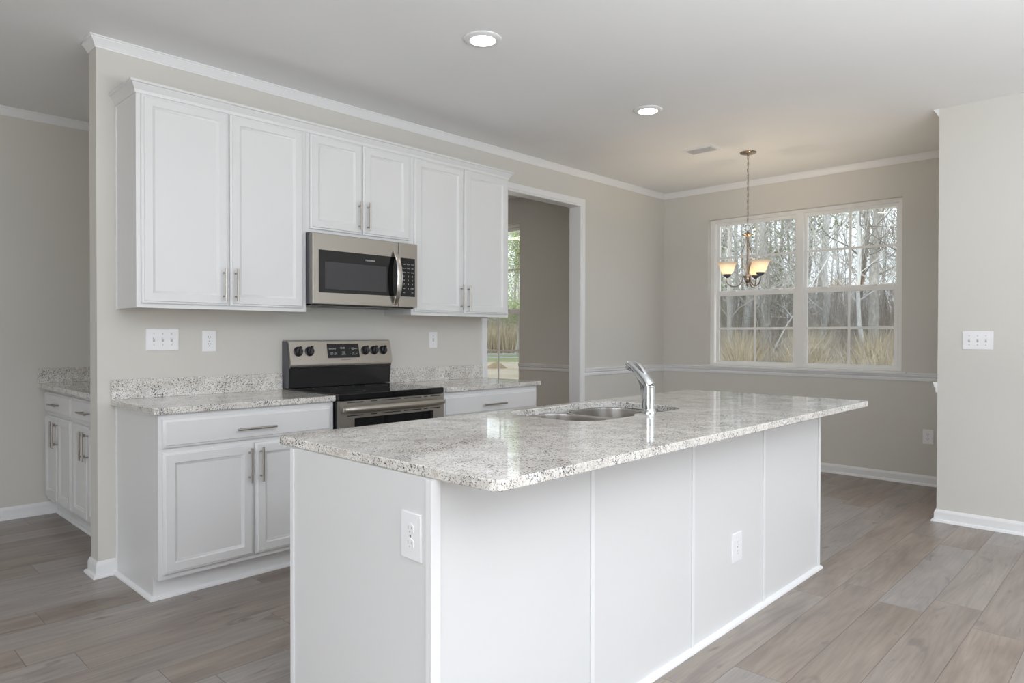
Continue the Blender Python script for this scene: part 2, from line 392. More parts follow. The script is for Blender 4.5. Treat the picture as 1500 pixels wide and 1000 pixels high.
# windows: xf = inner face of the frame, built in plane x
def window(name, label, y0, y1, z0, z1, xf, units, gtop, gmid1, gmid0, gbot, mrow_u, mrow_l):
    o = B()
    fr = .042
    box(o, xf, xf+.075, y0, y1, z0, z0+.030); box(o, xf, xf+.075, y0, y1, z1-.032, z1)
    box(o, xf, xf+.075, y0, y0+fr, z0+.03, z1-.032); box(o, xf, xf+.075, y1-fr, y1, z0+.03, z1-.032)
    for a, b in zip(units, units[1:]): box(o, xf-.004, xf+.075, (a[1]+b[0])/2-.034, (a[1]+b[0])/2+.034, z0+.03, z1-.032)
    w = struct(name, o, M['vinyl'], label, (xf, (y0+y1)/2, z0)); ORG[w.name] = Vector((xf, (y0+y1)/2, z0))
    for (a, b) in units:   # a<b glass limits of the upper sash
        for up_ in (1, 0):
            s = B(); xs = xf+.040 if up_ else xf+.012; g0, g1 = (a, b) if up_ else (a+.010, b-.010)
            za, zb = (gmid1, gtop) if up_ else (gbot, gmid0)
            bt = .036 if up_ else .045; t = .03
            box(s, xs, xs+.026, g0-.032, g0, za-bt, zb+t); box(s, xs, xs+.026, g1, g1+.032, za-bt, zb+t)
            box(s, xs, xs+.026, g0, g1, za-bt, za); box(s, xs, xs+.026, g0, g1, zb, zb+t+(.012 if not up_ else 0))
            sh = part('sash', s, M['vinyl'], w)
            g = B(); box(g, xs+.011, xs+.014, g0, g1, za, zb); part('pane', g, M['glass'], sh)
            mm = B(); zr = mrow_u if up_ else mrow_l; yc = (g0+g1)/2
            box(mm, xs+.006, xs+.010, yc-.0105, yc+.0105, za, zb); box(mm, xs+.0062, xs+.0098, g0, yc-.0105, zr-.0105, zr+.0105); box(mm, xs+.0062, xs+.0098, yc+.0105, g1, zr-.0105, zr+.0105)
            part('grille', mm, M['vinyl'], sh)
            if not up_:
                q = B(); box(q, xf+.071, xf+.0715, a-.01, b+.01, z0+.02, gmid0+.02); part('insect_screen', q, M['screen'], w)
                for yy in (g0+.16, g1-.16):
                    q = B(); box(q, xs-.012, xs+.02, yy-.03, yy+.03, zb+t+.012, zb+t+.024, .003); part('sash_lock', q, M['vinyl'], sh)
    return w
window('window_1', 'white twin window with grilles looking onto bare woods', WY0, WY1, WZ0-.005, WZ1, X1+.058,
       [(-2.262, -1.500), (-1.387, -.607)], 2.383, 1.712, 1.657, .993, 2.051, 1.324)
window('window_2', 'white window beyond the opening looking onto sand and road', FY0, FY1, FZ0, FZ1, X3+.05,
       [(FY0+.06, FY1-.06)], 2.440, 1.555, 1.495, .66, 2.0, 1.075)
# unseen living-room windows: frames with glass
def plainwin(name, axis, c, a0, a1, n):
    o = B(); w = (a1-a0)/n
    for k in range(n):
        for (p, q, s, t) in ((0, .05, .3, 2.4), (w-.05, w, .3, 2.4), (.05, w-.05, .3, .36), (.05, w-.05, 2.34, 2.4), (.05, w-.05, 1.32, 1.38)):
            if axis == 'x': box(o, a0+k*w+p, a0+k*w+q, c, c+.06, s, t)
            else: box(o, c, c+.06, a0+k*w+p, a0+k*w+q, s, t)
    ww = struct(name, o, M['vinyl']); ORG[ww.name] = Vector((0, 0, 0))
    g = B()
    if axis == 'x': box(g, a0, a1, c+.028, c+.032, .3, 2.4)
    else: box(g, c+.028, c+.032, a0, a1, .3, 2.4)
    part('pane', g, M['glass'], ww)
plainwin('window_3', 'x', -8.58, -1.5, 4.1, 4); plainwin('window_4', 'y', -4.58, -5.8, -1.4, 3)

# ---------------------------------------------------------------- cabinets
def pull(parent, c, length, vert=True, N=(0, -1, 0), label=None):
    """bar pull centred at c (on the door face), N = outward"""
    c, N = Vector(c), Vector(N); D = Vector((0, 0, 1)) if vert else Vector((0, 0, 1)).cross(N)
    bm = B(); a = c+N*.033
    tube(bm, [a-D*length/2, a+D*length/2], .0058, 12)
    for s in (-1, 1):
        p = c+D*s*(length*.36); tube(bm, [p, p+N*.033], .0042, 8)
    return part('handle', bm, M['nickel'], parent, label)
def door(parent, x0, x1, z0, z1, yf, hx=None, hz=None, hl=.175, name='door', rings=DOOR, vert=True):
    bm = ringpanel(B(), (x0, yf, z0), (1, 0, 0), (0, 0, 1), (0, -1, 0), x1-x0, z1-z0, rings)
    d = part(name, bm, M['cab'], parent)
    if hx is not None: pull(d, (hx, yf-.0185, hz), hl, vert)
    return d
def upper_cab(x0, x1, z0, label, doors, scribe=False, endstile=.0):
    zt = 2.470; yf = -.3035
    t = thing('wall_cabinet', label, 'cabinet', ((x0+x1)/2, -.15, z0), 'white wall cabinets in a row above the counter')
    bm = B()
    box(bm, x0, x0+.016, yf+.019, -.0005, z0, zt); box(bm, x1-.016, x1, yf+.019, -.0005, z0, zt)
    box(bm, x0+.016, x1-.016, yf+.019, -.0005, zt-.016, zt); box(bm, x0+.016, x1-.016, -.012, -.0005, z0+.02, zt-.016)
    part('body', bm, M['cab'], t)
    bm = B(); w = .034
    box(bm, x0, x0+w, yf, yf+.0188, z0, zt, .0008); box(bm, x1-w, x1, yf, yf+.0188, z0, zt, .0008)
    box(bm, x0+w, x1-w, yf+.0002, yf+.0188, z0, z0+.036); box(bm, x0+w, x1-w, yf+.0002, yf+.0188, zt-.05, zt)
    xm = (doors[0][1]+doors[1][0])/2; box(bm, xm-.02, xm+.02, yf+.0002, yf+.0188, z0+.036, zt-.05)
    part('face_frame', bm, M['cab'], t)
    bm = B(); box(bm, x0+.016, x1-.016, yf+.019, -.012, z0+.016, z0+.028); part('bottom_panel', bm, M['rawwood'], t, 'unpainted wooden underside')
    for (a, b, hx) in doors: door(t, a, b, z0+.022, 2.442, yf-.0005, hx, z0+.022+.024+.0875)
    if scribe:
        bm = B(); box(bm, x0-.005, x0, -.022, -.0005, z0, zt-.03, .0015); part('scribe_strip', bm, M['trim'], t)
    return t
upper_cab(.0908, 1.0118, 1.3884, 'white two-door wall cabinet left of the microwave', [(.112, .545, .516), (.555, .988, .580)], True)
upper_cab(1.0122, 1.7895, 1.8606, 'short white two-door wall cabinet directly above the microwave', [(1.035, 1.393, 1.366), (1.403, 1.766, 1.430)])
upper_cab(1.7899, 2.7263, 1.3884, 'white two-door wall cabinet between microwave and cased opening', [(1.811, 2.253, 2.222), (2.264, 2.706, 2.290)])
# crown of the wall cabinets
CC = [(0, 2.446), (.004, 2.446), (.007, 2.454), (.007, 2.462), (.013, 2.470), (.021, 2.482), (.024, 2.490), (.032, 2.492), (.032, 2.503), (0, 2.503)]
bm = sweep(B(), [(2.7265, -.001), (2.7265, -.3037), (.0906, -.3037), (.0906, -.001)], CC)
solo('cabinet_crown', bm, M['cab'], 'white crown moulding running along the tops of the wall cabinets', 'moulding', (1.4, -.3, 2.446))
# base cabinets
def base_cab(x0, x1, label, drawer, doors, drawer_l, scribe=False, kickside=False):
    yf = -.598; t = thing('base_cabinet', label, 'cabinet', ((x0+x1)/2, -.3, 0), 'white base cabinets beside the range')
    bm = B(); zt = CB-.0005
    for xa, xb in ((x0, x0+.016), (x1-.016, x1)):
        box(bm, xa, xb, yf+.0192, -.0005, .107, zt); box(bm, xa, xb, yf+.070, -.0005, .0005, .107)
    box(bm, x0+.016, x1-.016, yf+.0192, -.0005, .107, .121); box(bm, x0+.016, x1-.016, -.012, -.0005, .121, zt)
    part('body', bm, M['cab'], t)
    bm = B(); w = .036
    box(bm, x0, x0+w, yf, yf+.019, .107, zt, .0008); box(bm, x1-w, x1, yf, yf+.019, .107, zt, .0008)
    for a, b in ((.107, .145), (.695, .728), (.848, zt)): box(bm, x0+w, x1-w, yf+.0002, yf+.019, a, b)
    xm = (doors[0][1]+doors[1][0])/2; box(bm, xm-.02, xm+.02, yf+.0002, yf+.019, .145, .695)
    part('face_frame', bm, M['cab'], t)
    bm = B(); box(bm, x0-.001, x1, yf+.064, yf+.070, .0005, .1065); sweep(bm, [(x1, yf+.064), (x0-.001, yf+.064), (x0-.001, -.001)] if kickside else [(x1, yf+.064), (x0, yf+.064)], SHOE)
    part('toe_kick', bm, M['trim'], t)
    d = door(t, *drawer, .722, .858, yf-.0005, (drawer[0]+drawer[1])/2, .782, drawer_l, 'drawer', SLAB, False)
    for (a, b, hx) in doors: door(t, a, b, .131, .702, yf-.0005, hx, .594)
    if scribe:
        bm = B(); box(bm, x0-.005, x0, -.022, -.0005, .02, zt, .0015); part('scribe_strip', bm, M['trim'], t)
    return t
base_cab(.087, 1.0118, 'white base cabinet left of the range with drawer and two doors', (.105, .990), [(.105, .542, .516), (.552, .990, .577)], .206, True, True)
base_cab(1.7899, 2.7263, 'white base cabinet right of the range, doors hidden behind the island', (1.812, 2.706), [(1.812, 2.254, 2.222), (2.264, 2.706, 2.290)], .212)

# pantry base cabinets, facing -x
def pantry_cab(y0, y1, label):
    xf = .143; t = thing('base_cabinet', label, 'cabinet', (.4, (y0+y1)/2, 0), 'pantry base cabinets behind the kitchen wall')
    bm = B(); zt = CB-.0005
    for a, b in ((y0, y0+.016), (y1-.016, y1)): box(bm, xf+.0192, XP-.0005, a, b, .107, zt)
    box(bm, xf+.0192, XP-.0005, y0+.016, y1-.016, .107, .121); box(bm, xf+.07, XP-.0005, y0, y1, .0005, .1065)
    part('body', bm, M['cab'], t)
    bm = B(); w = .03
    box(bm, xf, xf+.019, y0, y0+w, .107, zt); box(bm, xf, xf+.019, y1-w, y1, .107, zt)
    for a, b in ((.107, .145), (.69, .735), (.848, zt)): box(bm, xf+.0002, xf+.019, y0+w, y1-w, a, b)
    box(bm, xf+.0002, xf+.019, (y0+y1)/2-.02, (y0+y1)/2+.02, .145, .69)
    part('face_frame', bm, M['cab'], t)
    bm = B(); box(bm, xf+.064, xf+.0698, y0, y1, .0005, .1065); sweep(bm, [(xf+.064, y0), (xf+.064, y1)], SHOE); part('toe_kick', bm, M['trim'], t)
    ym = (y0+y1)/2; xd = xf-.0005
    def pdoor(a, b, z0, z1, rings, name):
        bm = ringpanel(B(), (xd, b, z0), (0, -1, 0), (0, 0, 1), (-1, 0, 0), b-a, z1-z0, rings); return part(name, bm, M['cab'], t)
    d = pdoor(y0+.018, y1-.018, .722, .858, SLAB, 'drawer'); pull(d, (xd-.0185, ym, .785), .175, False, (-1, 0, 0))
    for (a, b, hy) in ((y0+.018, ym-.004, ym-.032), (ym+.004, y1-.018, ym+.032)):
        d = pdoor(a, b, .131, .702, DOOR, 'door'); pull(d, (xd-.0185, hy, .59), .175, True, (-1, 0, 0))
pantry_cab(1.008, YB-.006, 'pantry base cabinet against the back wall, drawer over two doors')
pantry_cab(.326, 1.006, 'pantry base cabinet half hidden behind the kitchen wall end')

# ---------------------------------------------------------------- countertops
def rrect(x0, x1, y0, y1, rs, ins=0., seg=8):
    """ccw from (x0,y0); rs = corner radii for (x0y0, x1y0, x1y1, x0y1)"""
    x0 += ins; y0 += ins; x1 -= ins; y1 -= ins; out = []
    for (cx, cy, sx, sy, a0, r) in ((x0, y0, 1, 1, 180, rs[0]), (x1, y0, -1, 1, 270, rs[1]), (x1, y1, -1, -1, 0, rs[2]), (x0, y1, 1, -1, 90, rs[3])):
        r = max(r-ins, .0005)
        for k in range(seg+1):
            a = math.radians(a0+90*k/seg); out.append(Vector((cx+sx*r+r*math.cos(a), cy+sy*r+r*math.sin(a), 0)))
    return out
def slab(bm, x0, x1, y0, y1, rs, z0, z1, hole=None, e=.0035):
    prof = [(e, z0), (0, z0+e), (0, z1-e), (e*.3, z1-e*.3), (e, z1)]
    L = [[v+Vector((0, 0, z)) for v in rrect(x0, x1, y0, y1, rs, i)] for i, z in prof]
    if not hole: faces_loop(bm, L); return bm
    vo = faces_loop(bm, L, False, False)
    hp = [(e, z1), (e*.3, z1-e*.3), (0, z1-e), (0, z0)]
    vi = faces_loop(bm, [[v+Vector((0, 0, z)) for v in hole(i)] for i, z in [(-a, b) for a, b in hp]], False, False)
    for A, Bv in ((vo[-1], vi[0]), (vo[0], vi[-1])):
        es = []
        for lp in (A, Bv):
            for i in range(len(lp)):
                e_ = bm.edges.get((lp[i], lp[(i+1) % len(lp)])) or bm.edges.new((lp[i], lp[(i+1) % len(lp)])); es.append(e_)
        bmesh.ops.triangle_fill(bm, use_beauty=True, use_dissolve=False, edges=es)
    return bm
r0 = (.004,)*4
t = thing('countertop', 'speckled granite countertop left of the range with low backsplash', 'countertop', (.54, -.3, CB), 'granite worktops along the kitchen wall')
part('slab', slab(B(), .0615, 1.0165, -.6215, -.0008, (.006, .004, .001, .001), CB, CT), M['granite'], t, None, False)
bm = B(); box(bm, .0615, 1.012, -.0205, -.0008, CT+.0003, 1.0175, .0012); part('backsplash', bm, M['granite'], t)
t = thing('countertop', 'speckled granite countertop right of the range ending at the opening', 'countertop', (2.27, -.3, CB), 'granite worktops along the kitchen wall')
part('slab', slab(B(), 1.7858, 2.758, -.6215, -.018, (.004, .006, .001, .001), CB, CT), M['granite'], t, None, False)
bm = B(); box(bm, 1.7899, 2.7285, -.0205, -.0008, CT+.0003, 1.0175, .0012); part('backsplash', bm, M['granite'], t)
t = thing('countertop', 'speckled granite countertop in the pantry at far left', 'countertop', (.4, .9, CB))
part('slab', slab(B(), .089, XP-.0008, T+.002, YB-.0008, r0, CB, CT), M['granite'], t, None, False)
bm = B(); box(bm, .089, XP-.021, YB-.0205, YB-.0008, CT+.0003, 1.0175, .0012); box(bm, XP-.0205, XP-.0008, T+.002, YB-.0008, CT+.0003, 1.0175, .0012); part('backsplash', bm, M['granite'], t)

# ---------------------------------------------------------------- island
IX0, IX1, IY0, IY1 = .0434, 2.7345, -2.630, -1.917; IB = .8856
t = thing('kitchen_island', 'large white panelled kitchen island base with vertical battens', 'kitchen island', (1.4, -2.27, 0))
bm = B(); box(bm, IX0, IX0+.018, IY0+.018, IY1, .0005, IB-.0005); part('end_panel', bm, M['cab'], t)
bm = B(); box(bm, IX1-.018, IX1, IY0+.018, IY1, .0005, IB-.0005); part('end_panel', bm, M['cab'], t)
bm = B(); box(bm, IX0+.001, IX1-.001, IY0, IY0+.0178, .0005, IB-.0005); part('front_panel', bm, M['cab'], t)
bm = B()
box(bm, IX0+.018, .99, IY1-.04, IY1-.021, .107, IB-.0005); box(bm, 1.88, IX1-.018, IY1-.04, IY1-.021, .107, IB-.0005); box(bm, .99, 1.88, IY1-.04, IY1-.021, .107, .67); box(bm, IX0+.018, IX1-.018, IY1-.09, IY1-.085, .0005, .107)
part('cabinet_front', bm, M['cab'], t)
bm = B(); box(bm, .99, 1.88, -1.862, -1.850, .6705, IB-.0005); box(bm, .99, 1.002, -1.9165, -1.862, .6705, IB-.0005); box(bm, 1.868, 1.88, -1.9165, -1.862, .6705, IB-.0005); box(bm, 1.002, 1.868, -1.9165, -1.862, .6705, .682)
part('sink_apron', bm, M['cab'], t)
nb = 6; wv = (IX1-IX0-.06)/nb
for k in range(nb):
    a = IX0+.03+k*wv; bmd = ringpanel(B(), (a+wv-.008, IY1-.0205, .131), (-1, 0, 0), (0, 0, 1), (0, 1, 0), wv-.016, .72 if k in (0, 1, 5) else .53, DOOR)
    d = part('door', bmd, M['cab'], t); pull(d, (a+(.045 if k % 2 else wv-.045), IY1-.002, .76 if k in (0, 1, 5) else .56), .175, True, (0, 1, 0))
for xb in (.7185, 1.3745, 2.0335):
    bm = B(); box(bm, xb-.0095, xb+.0095, IY0-.006, IY0-.0002, .0205, IB-.0008, .0015); part('batten', bm, M['trim'], t)
bm = B(); box(bm, IX1-.022, IX1+.006, IY0-.006, IY0-.0002, .0205, IB-.0008, .0015); box(bm, IX1+.0002, IX1+.006, IY0, IY0+.022, .0205, IB-.0008, .0015); part('corner_batten', bm, M['trim'], t)
bm = B(); box(bm, IX0-.006, IX0+.0265, IY0-.006, IY0-.0002, .0205, IB-.0008, .0015); box(bm, IX0-.006, IX0-.0002, IY0-.0002, IY0+.0165, .0205, IB-.0008, .0015); part('corner_batten', bm, M['trim'], t)
bm = B(); box(bm, IX0-.005, IX0-.0002, IY1-.020, IY1, .0205, IB-.0008, .001); part('batten', bm, M['trim'], t)
bm = sweep(B(), [(IX0, IY1), (IX0, IY0), (IX1, IY0), (IX1, IY1)], SHOE, -1); part('shoe_moulding', bm, M['trim'], t)
def skin_hole(ins=0., seg=10):
    """sink cut-out outline (clockwise is fine); ins>0 grows inwards"""
    pts = rrect(1.055, 1.845, -2.352, -1.866, (.13, .13, .13, .13), ins, seg)
    out = []
    for p in pts + []:
        out.append(p)
    # dip of the near edge where the faucet stands
    res = []
    for i, p in enumerate(out):
        res.append(p)
        if i == seg:   # after first corner, walk along the near edge
            y = p.y
            for k in range(1, 24):
                x = p.x+(out[seg+1].x-p.x)*k/24
                d = .045*math.exp(-((x-1.49)/.085)**4)
                res.append(Vector((x, y+d, 0)))
    return res
bm = slab(B(), .0514, 2.8116, -2.8574, -1.8081, (.030, .030, .02, .02), IB, CT, skin_hole)
ict = solo('island_countertop', bm, M['granite'], 'large speckled white granite worktop of the island with sink cut-out', 'countertop', (1.4, -2.3, IB), None, False)
# sink
t = thing('kitchen_sink', 'stainless double bowl undermount sink set into the island', 'sink', (1.45, -2.1, .68))
def bowl(x0, x1, y0, y1):
    bm = B(); L = []
    for ins, z in ((-.012, .8835), (0, .8835), (.001, .875), (.004, .74), (.012, .715), (.03, .700), (.05, .697)):
        L.append([v+Vector((0, 0, z)) for v in rrect(x0, x1, y0, y1, (.12,)*4, ins, 10)])
    L2 = [[v+Vector((0, 0, z-.0012)) for v in rrect(x0, x1, y0, y1, (.12,)*4, ins-.0012, 10)] for ins, z in ((.05, .697), (.03, .700), (.012, .715), (.004, .74), (.001, .875), (-.0105, .8825))]
    faces_loop(bm, L+L2, False, False); vs = [v for v in bm.verts]
    n = len(L[0]); bm.verts.ensure_lookup_table()
    bm.faces.new([bm.verts[6*n+i] for i in range(n)])
    cx, cy = (x0+x1)/2, (y0+y1)/2
    b = part('bowl', bm, M['sinksteel'], t)
    d = lathe(B(), [(.0, .6975), (.042, .6975), (.045, .7005), (.040, .7005), (.034, .698), (.0, .698)], (cx, cy, 0), 20); part('drain', d, M['steel_bright'], b)
bowl(1.062, 1.432, -2.335, -1.872); bowl(1.458, 1.838, -2.335, -1.872)
bm = B(); es = []
for (a, b, r_) in ((1.050, 1.850, .13), (1.0625, 1.4315, .12), (1.4585, 1.8375, .12)):
    ya, yb = (-2.345, -1.868) if r_ == .13 else (-2.3345, -1.8725)
    vs = [bm.verts.new(p+Vector((0, 0, .8765))) for p in rrect(a, b, ya, yb, (r_,)*4, 0, 12)]
    es += [bm.edges.new((vs[i], vs[(i+1) % len(vs)])) for i in range(len(vs))]
bmesh.ops.triangle_fill(bm, use_beauty=True, use_dissolve=False, edges=es)
g_ = bmesh.ops.extrude_face_region(bm, geom=list(bm.faces)); bmesh.ops.translate(bm, verts=[v for v in g_['geom'] if isinstance(v, bmesh.types.BMVert)], vec=(0, 0, .003))
part('rim', bm, M['sinksteel'], t, None, False)
# faucet
FX, FY = 1.503, -2.348
t = thing('faucet', 'chrome single-handle pull-out faucet leaning over the island sink', 'faucet', (FX, FY, CT))
bm = lathe(B(), [(.031, .0003), (.031, .006), (.029, .012), (.0265, .016), (.0258, .020), (.0255, .112), (.0265, .116), (.0262, .122)], (FX, FY, CT), 28); part('base', bm, M['chrome'], t)
sp = [(FX, FY+.0, CT+.1185), (FX, FY+.006, CT+.128), (FX, FY+.020, CT+.148), (FX, FY+.052, CT+.177), (FX, FY+.080, CT+.199), (FX, FY+.104, CT+.212), (FX, FY+.116, CT+.216)]
bm = B(); tube(bm, sp, [.0262, .0268, .0262, .0225, .0185, .0150, .0115], 20); part('spout', bm, M['chrome'], t)
bm = B(); tube(bm, [(FX, FY+.098, CT+.206), (FX, FY+.106, CT+.197), (FX, FY+.111, CT+.190)], [.0135, .0150, .0140], 16); part('spray_head', bm, M['chrome'], t)
bm = B(); L = []
for (dy, dz, w, h) in ((.010, .160, .010, .006), (.022, .179, .0155, .008), (.042, .201, .0155, .008), (.062, .2165, .013, .006), (.078, .222, .008, .004)):
    L.append([Vector((FX+a*w, FY+dy-b*h*.7, CT+dz+b*h)) for a, b in ((-1, -1), (1, -1), (1, .4), (.5, 1), (-.5, 1), (-1, .4))])
faces_loop(bm, L); part('handle', bm, M['chrome'], t)
bm = B(); L = []
for (dy, z, w, th) in ((.027, .02, .007, .004), (.030, .07, .007, .005), (.036, .12, .008, .008), (.05, .155, .009, .010), (.075, .183, .009, .008)):
    L.append([Vector((FX+a*w, FY+dy+b*th, CT+z)) for a, b in ((-1, -1), (1, -1), (1, 1), (-1, 1))])
faces_loop(bm, L); part('neck_rib', bm, M['chrome'], t)

# ---------------------------------------------------------------- range
RX0, RX1 = 1.0205, 1.7825
t = thing('range', 'stainless and black electric range with five knobs and glass cooktop', 'range', (1.4, -.33, 0))
bm = B(); box(bm, RX0, RX1, -.62, -.03, .05, .8855); box(bm, RX0+.02, RX1-.02, -.60, -.05, .0008, .05); part('body', bm, M['black'], t)
bm = B(); box(bm, RX0-.006+.002, RX1+.004, -.6475, -.03, .886, .922, .006)
ct = part('cooktop', bm, M['blackglass'], t, 'black glass cooktop')
for (cx, cy, rr) in ((1.2, -.2, .075), (1.6, -.2, .085), (1.2, -.46, .10), (1.6, -.46, .085), (1.4, -.13, .05)):
    bm = B(); L = []
    for r_ in (rr, rr-.002):
        L.append([Vector((cx+r_*math.cos(a*math.pi/24), cy+r_*math.sin(a*math.pi/24), .9223)) for a in range(48)])
    faces_loop(bm, L, False, False); part('burner_ring', bm, M['grey'], ct)
# backguard
bm = B(); prof = [(-.006, .925), (-.075, .925), (-.086, 1.045), (-.097, 1.05), (-.097, 1.056), (-.006, 1.06)]
faces_loop(bm, [[Vector((x, y, z)) for y, z in prof] for x in (RX0+.006, RX1-.004)]); part('backguard_base', bm, M['black'], t)
bm = B(); prof = [(-.006, 1.058), (-.092, 1.046), (-.1065, 1.082), (-.080, 1.213), (-.060, 1.220), (-.006, 1.220)]
faces_loop(bm, [[Vector((x, y, z)) for y, z in prof] for x in (RX0+.0022, RX1-.0022)]); cp = part('control_panel', bm, M['steel'], t, 'stainless slanted control panel')
bm = B(); prof = [(-.004, .925), (-.078, .925), (-.088, 1.045), (-.070, 1.195), (-.055, 1.214), (-.004, 1.214)]
faces_loop(bm, [[Vector((x, y, z)) for y, z in prof] for x in (RX0-.0012, RX0+.002)]); part('backguard_end', bm, M['grey'], t); bm = B(); faces_loop(bm, [[Vector((x, y, z)) for y, z in prof] for x in (RX1-.002, RX1+.0012)]); part('backguard_end', bm, M['grey'], t)
# local frame of the slanted face
P0, P1 = Vector((0, -.1065, 1.082)), Vector((0, -.080, 1.213)); SV = (P1-P0).normalized(); SU = Vector((1, 0, 0)); SN = SU.cross(SV)
def onp(x, z, d=0.):
    k = (z-P0.z)/SV.z; return Vector((x, 0, 0))+P0+SV*k+SN*d
def slant_box(bm, x0, x1, z0, z1, d0, d1):
    faces_loop(bm, [[onp(x0, z0, d), onp(x1, z0, d), onp(x1, z1, d), onp(x0, z1, d)] for d in (d0, d1)])
bm = B(); slant_box(bm, 1.283, 1.520, 1.105, 1.196, .0002, .0022); dp = part('display', bm, M['blackglass'], cp, 'black touch display')
def ptxt(s, x, z, sz, nm='lettering', mat='ink', par=None):
    textpart(nm, s, sz, onp(x, z, .0024), SU, SV, M[mat], par or dp, .0002)
ptxt('12:00', 1.395, 1.168, .016); 
for i, s in enumerate(('BAKE', 'BROIL')): ptxt(s, 1.305+i*.028, 1.163, .0095)
for i, s in enumerate(('OVEN\nLIGHT', 'SELF\nCLEAN')): ptxt(s, 1.312+i*.028, 1.132, .0085)
for i, s in enumerate(('^', 'COOK\nTIME', 'DELAY')): ptxt(s, 1.447+i*.024, 1.163, .008)
for i, s in enumerate(('v', 'SET\nCLOCK', 'OFF')): ptxt(s, 1.450+i*.024, 1.130, .008)
ptxt('START\nTIMER\nON/OFF', 1.400, 1.134, .0085)
ptxt('FRIGIDAIRE', 1.412, 1.093, .0135, 'brand_lettering', 'inkdark', cp)
for kx in (1.079, 1.156, 1.568, 1.640, 1.712):
    c = onp(kx, 1.150)
    bm = B()
    def ring(r, d, n=20): return [c+SN*d+(SU*math.cos(2*math.pi*k/n)+SV*math.sin(2*math.pi*k/n))*r for k in range(n)]
    faces_loop(bm, [ring(.031, .0003), ring(.031, .004), ring(.0265, .006), ring(.0245, .020), ring(.021, .024)])
    k = part('knob', bm, M['knob'], t, 'black burner knob')
    bm = B(); g = (SV*math.cos(.35)+SU*math.sin(.35)); s_ = SN.cross(g)
    faces_loop(bm, [[c+SN*d+g*a*l+s_*b*w for a, b in ((-1, -1), (1.25, -1), (1.25, 1), (-1, 1))] for d, l, w in ((.020, .024, .0075), (.033, .022, .0055))]); part('grip', bm, M['knob'], k)
    bm = B(); 
    ptxt('o', kx+.008, 1.103, .012, 'mark', 'inkdark', cp)
# oven door
yd = -.652
bm = B()
DX0, DX1 = RX0+.002, RX1-.002; wx0, wx1, wz0, wz1 = 1.118, 1.696, .36, .782
for (a, b, c_, d_) in ((DX0, DX1, wz1, .8815), (DX0, DX1, .215, wz0), (DX0, wx0, wz0, wz1), (wx1, DX1, wz0, wz1)): box(bm, a, b, yd, -.621, c_, d_)
bmesh.ops.remove_doubles(bm, verts=bm.verts, dist=1e-6)
od = part('oven_door', bm, M['steel'], t, 'stainless oven door')
bm = B(); box(bm, wx0-.002, wx1+.002, yd+.003, -.63, wz0-.002, wz1+.002); part('oven_window', bm, M['blackglass'], od)
bm = B(); L = []
for k in range(13):
    a = k/12; x = 1.030+a*.742; bul = math.sin(math.pi*a)**.35 if 0 < a < 1 else 0
    rr = .0165 if 0 < k < 12 else .009
    L.append([Vector((x, yd-.020-.022*bul+rr*.8*math.cos(q), .833+(rr+.004)*math.sin(q))) for q in [2*math.pi*j/14 for j in range(14)]])
faces_loop(bm, L)
for xa in (1.045, 1.757): box(bm, xa-.012, xa+.012, yd-.03, yd, .822, .844)
part('handle', bm, M['steel'], od, 'broad stainless bar handle')
for zz in (.8725, .797):
    bm = B()
    for a, b in ((.05, .16), (.215, .255), (.29, .43), (.455, .59), (.61, .64), (.665, .745)):
        box(bm, RX0+a*.98, RX0+b*.98, yd-.0006, yd+.004, zz-.0028, zz+.0028)
    part('vent_slots', bm, M['dark'], od)
bm = B(); box(bm, DX0, DX1, yd+.006, -.621, .055, .208, .004); dr = part('storage_drawer', bm, M['steel'], t)
bm = B(); box(bm, 1.12, 1.68, yd-.006, yd+.008, .175, .19, .003); part('drawer_pull', bm, M['steel_bright'], dr)

# ---------------------------------------------------------------- microwave
MX0, MX1, MZ0, MZ1 = 1.0145, 1.7875, 1.4315, 1.8595
t = thing('microwave', 'stainless over-the-range microwave with black glass door', 'microwave', (1.4, -.19, MZ0))
bm = B(); box(bm, MX0+.002, MX1-.002, -.335, -.0008, MZ0+.006, MZ1-.002); part('body', bm, M['grey'], t)
bm = B(); box(bm, MX0+.012, MX1-.012, -.345, -.02, MZ0-.004, MZ0+.0055); un = part('underside', bm, M['black'], t)
bm = B(); box(bm, 1.15, 1.25, -.25, -.12, MZ0-.0065, MZ0-.0042); part('grease_filter', bm, M['grey'], un); bm = B(); box(bm, 1.55, 1.65, -.25, -.12, MZ0-.0065, MZ0-.0042); part('grease_filter', bm, M['grey'], un)
bm = B(); xs = 1.634
box(bm, MX0, xs-.0012, -.376, -.3355, MZ0+.004, MZ1-.006, .005)
dm = part('door', bm, M['steel'], t, 'stainless framed microwave door')
bm = B(); box(bm, xs+.0012, MX1, -.376, -.3355, MZ0+.004, MZ1-.006, .004); kp = part('control_panel', bm, M['steel'], t)
bm = B(); box(bm, 1.054, 1.626, -.3775, -.3745, 1.504, 1.756, .001); dg = part('door_glass', bm, M['blackglass'], dm, 'black glass door front')
bm = B(); box(bm, 1.094, 1.536, -.3782, -.3776, 1.527, 1.688); part('viewing_window', bm, M['ovenglass'], dg, 'grey see-through window')
textpart('brand_lettering', 'FRIGIDAIRE', .0135, (1.413, -.3778, 1.7165), (1, 0, 0), (0, 0, 1), M['ink'], dg)
bm = B(); box(bm, 1.650, 1.766, -.3775, -.3745, 1.504, 1.756, .001); kg = part('keypad', bm, M['blackglass'], kp, 'black keypad')
rows = [('Timer', 'Power', 'Clock'), ('Popcorn', 'Potato', 'Pizza'), ('Defrost', 'Melt', 'Reheat'), '123', '456', '789', ('Stop', '0', 'START'), ('Light', '', 'Vent')]
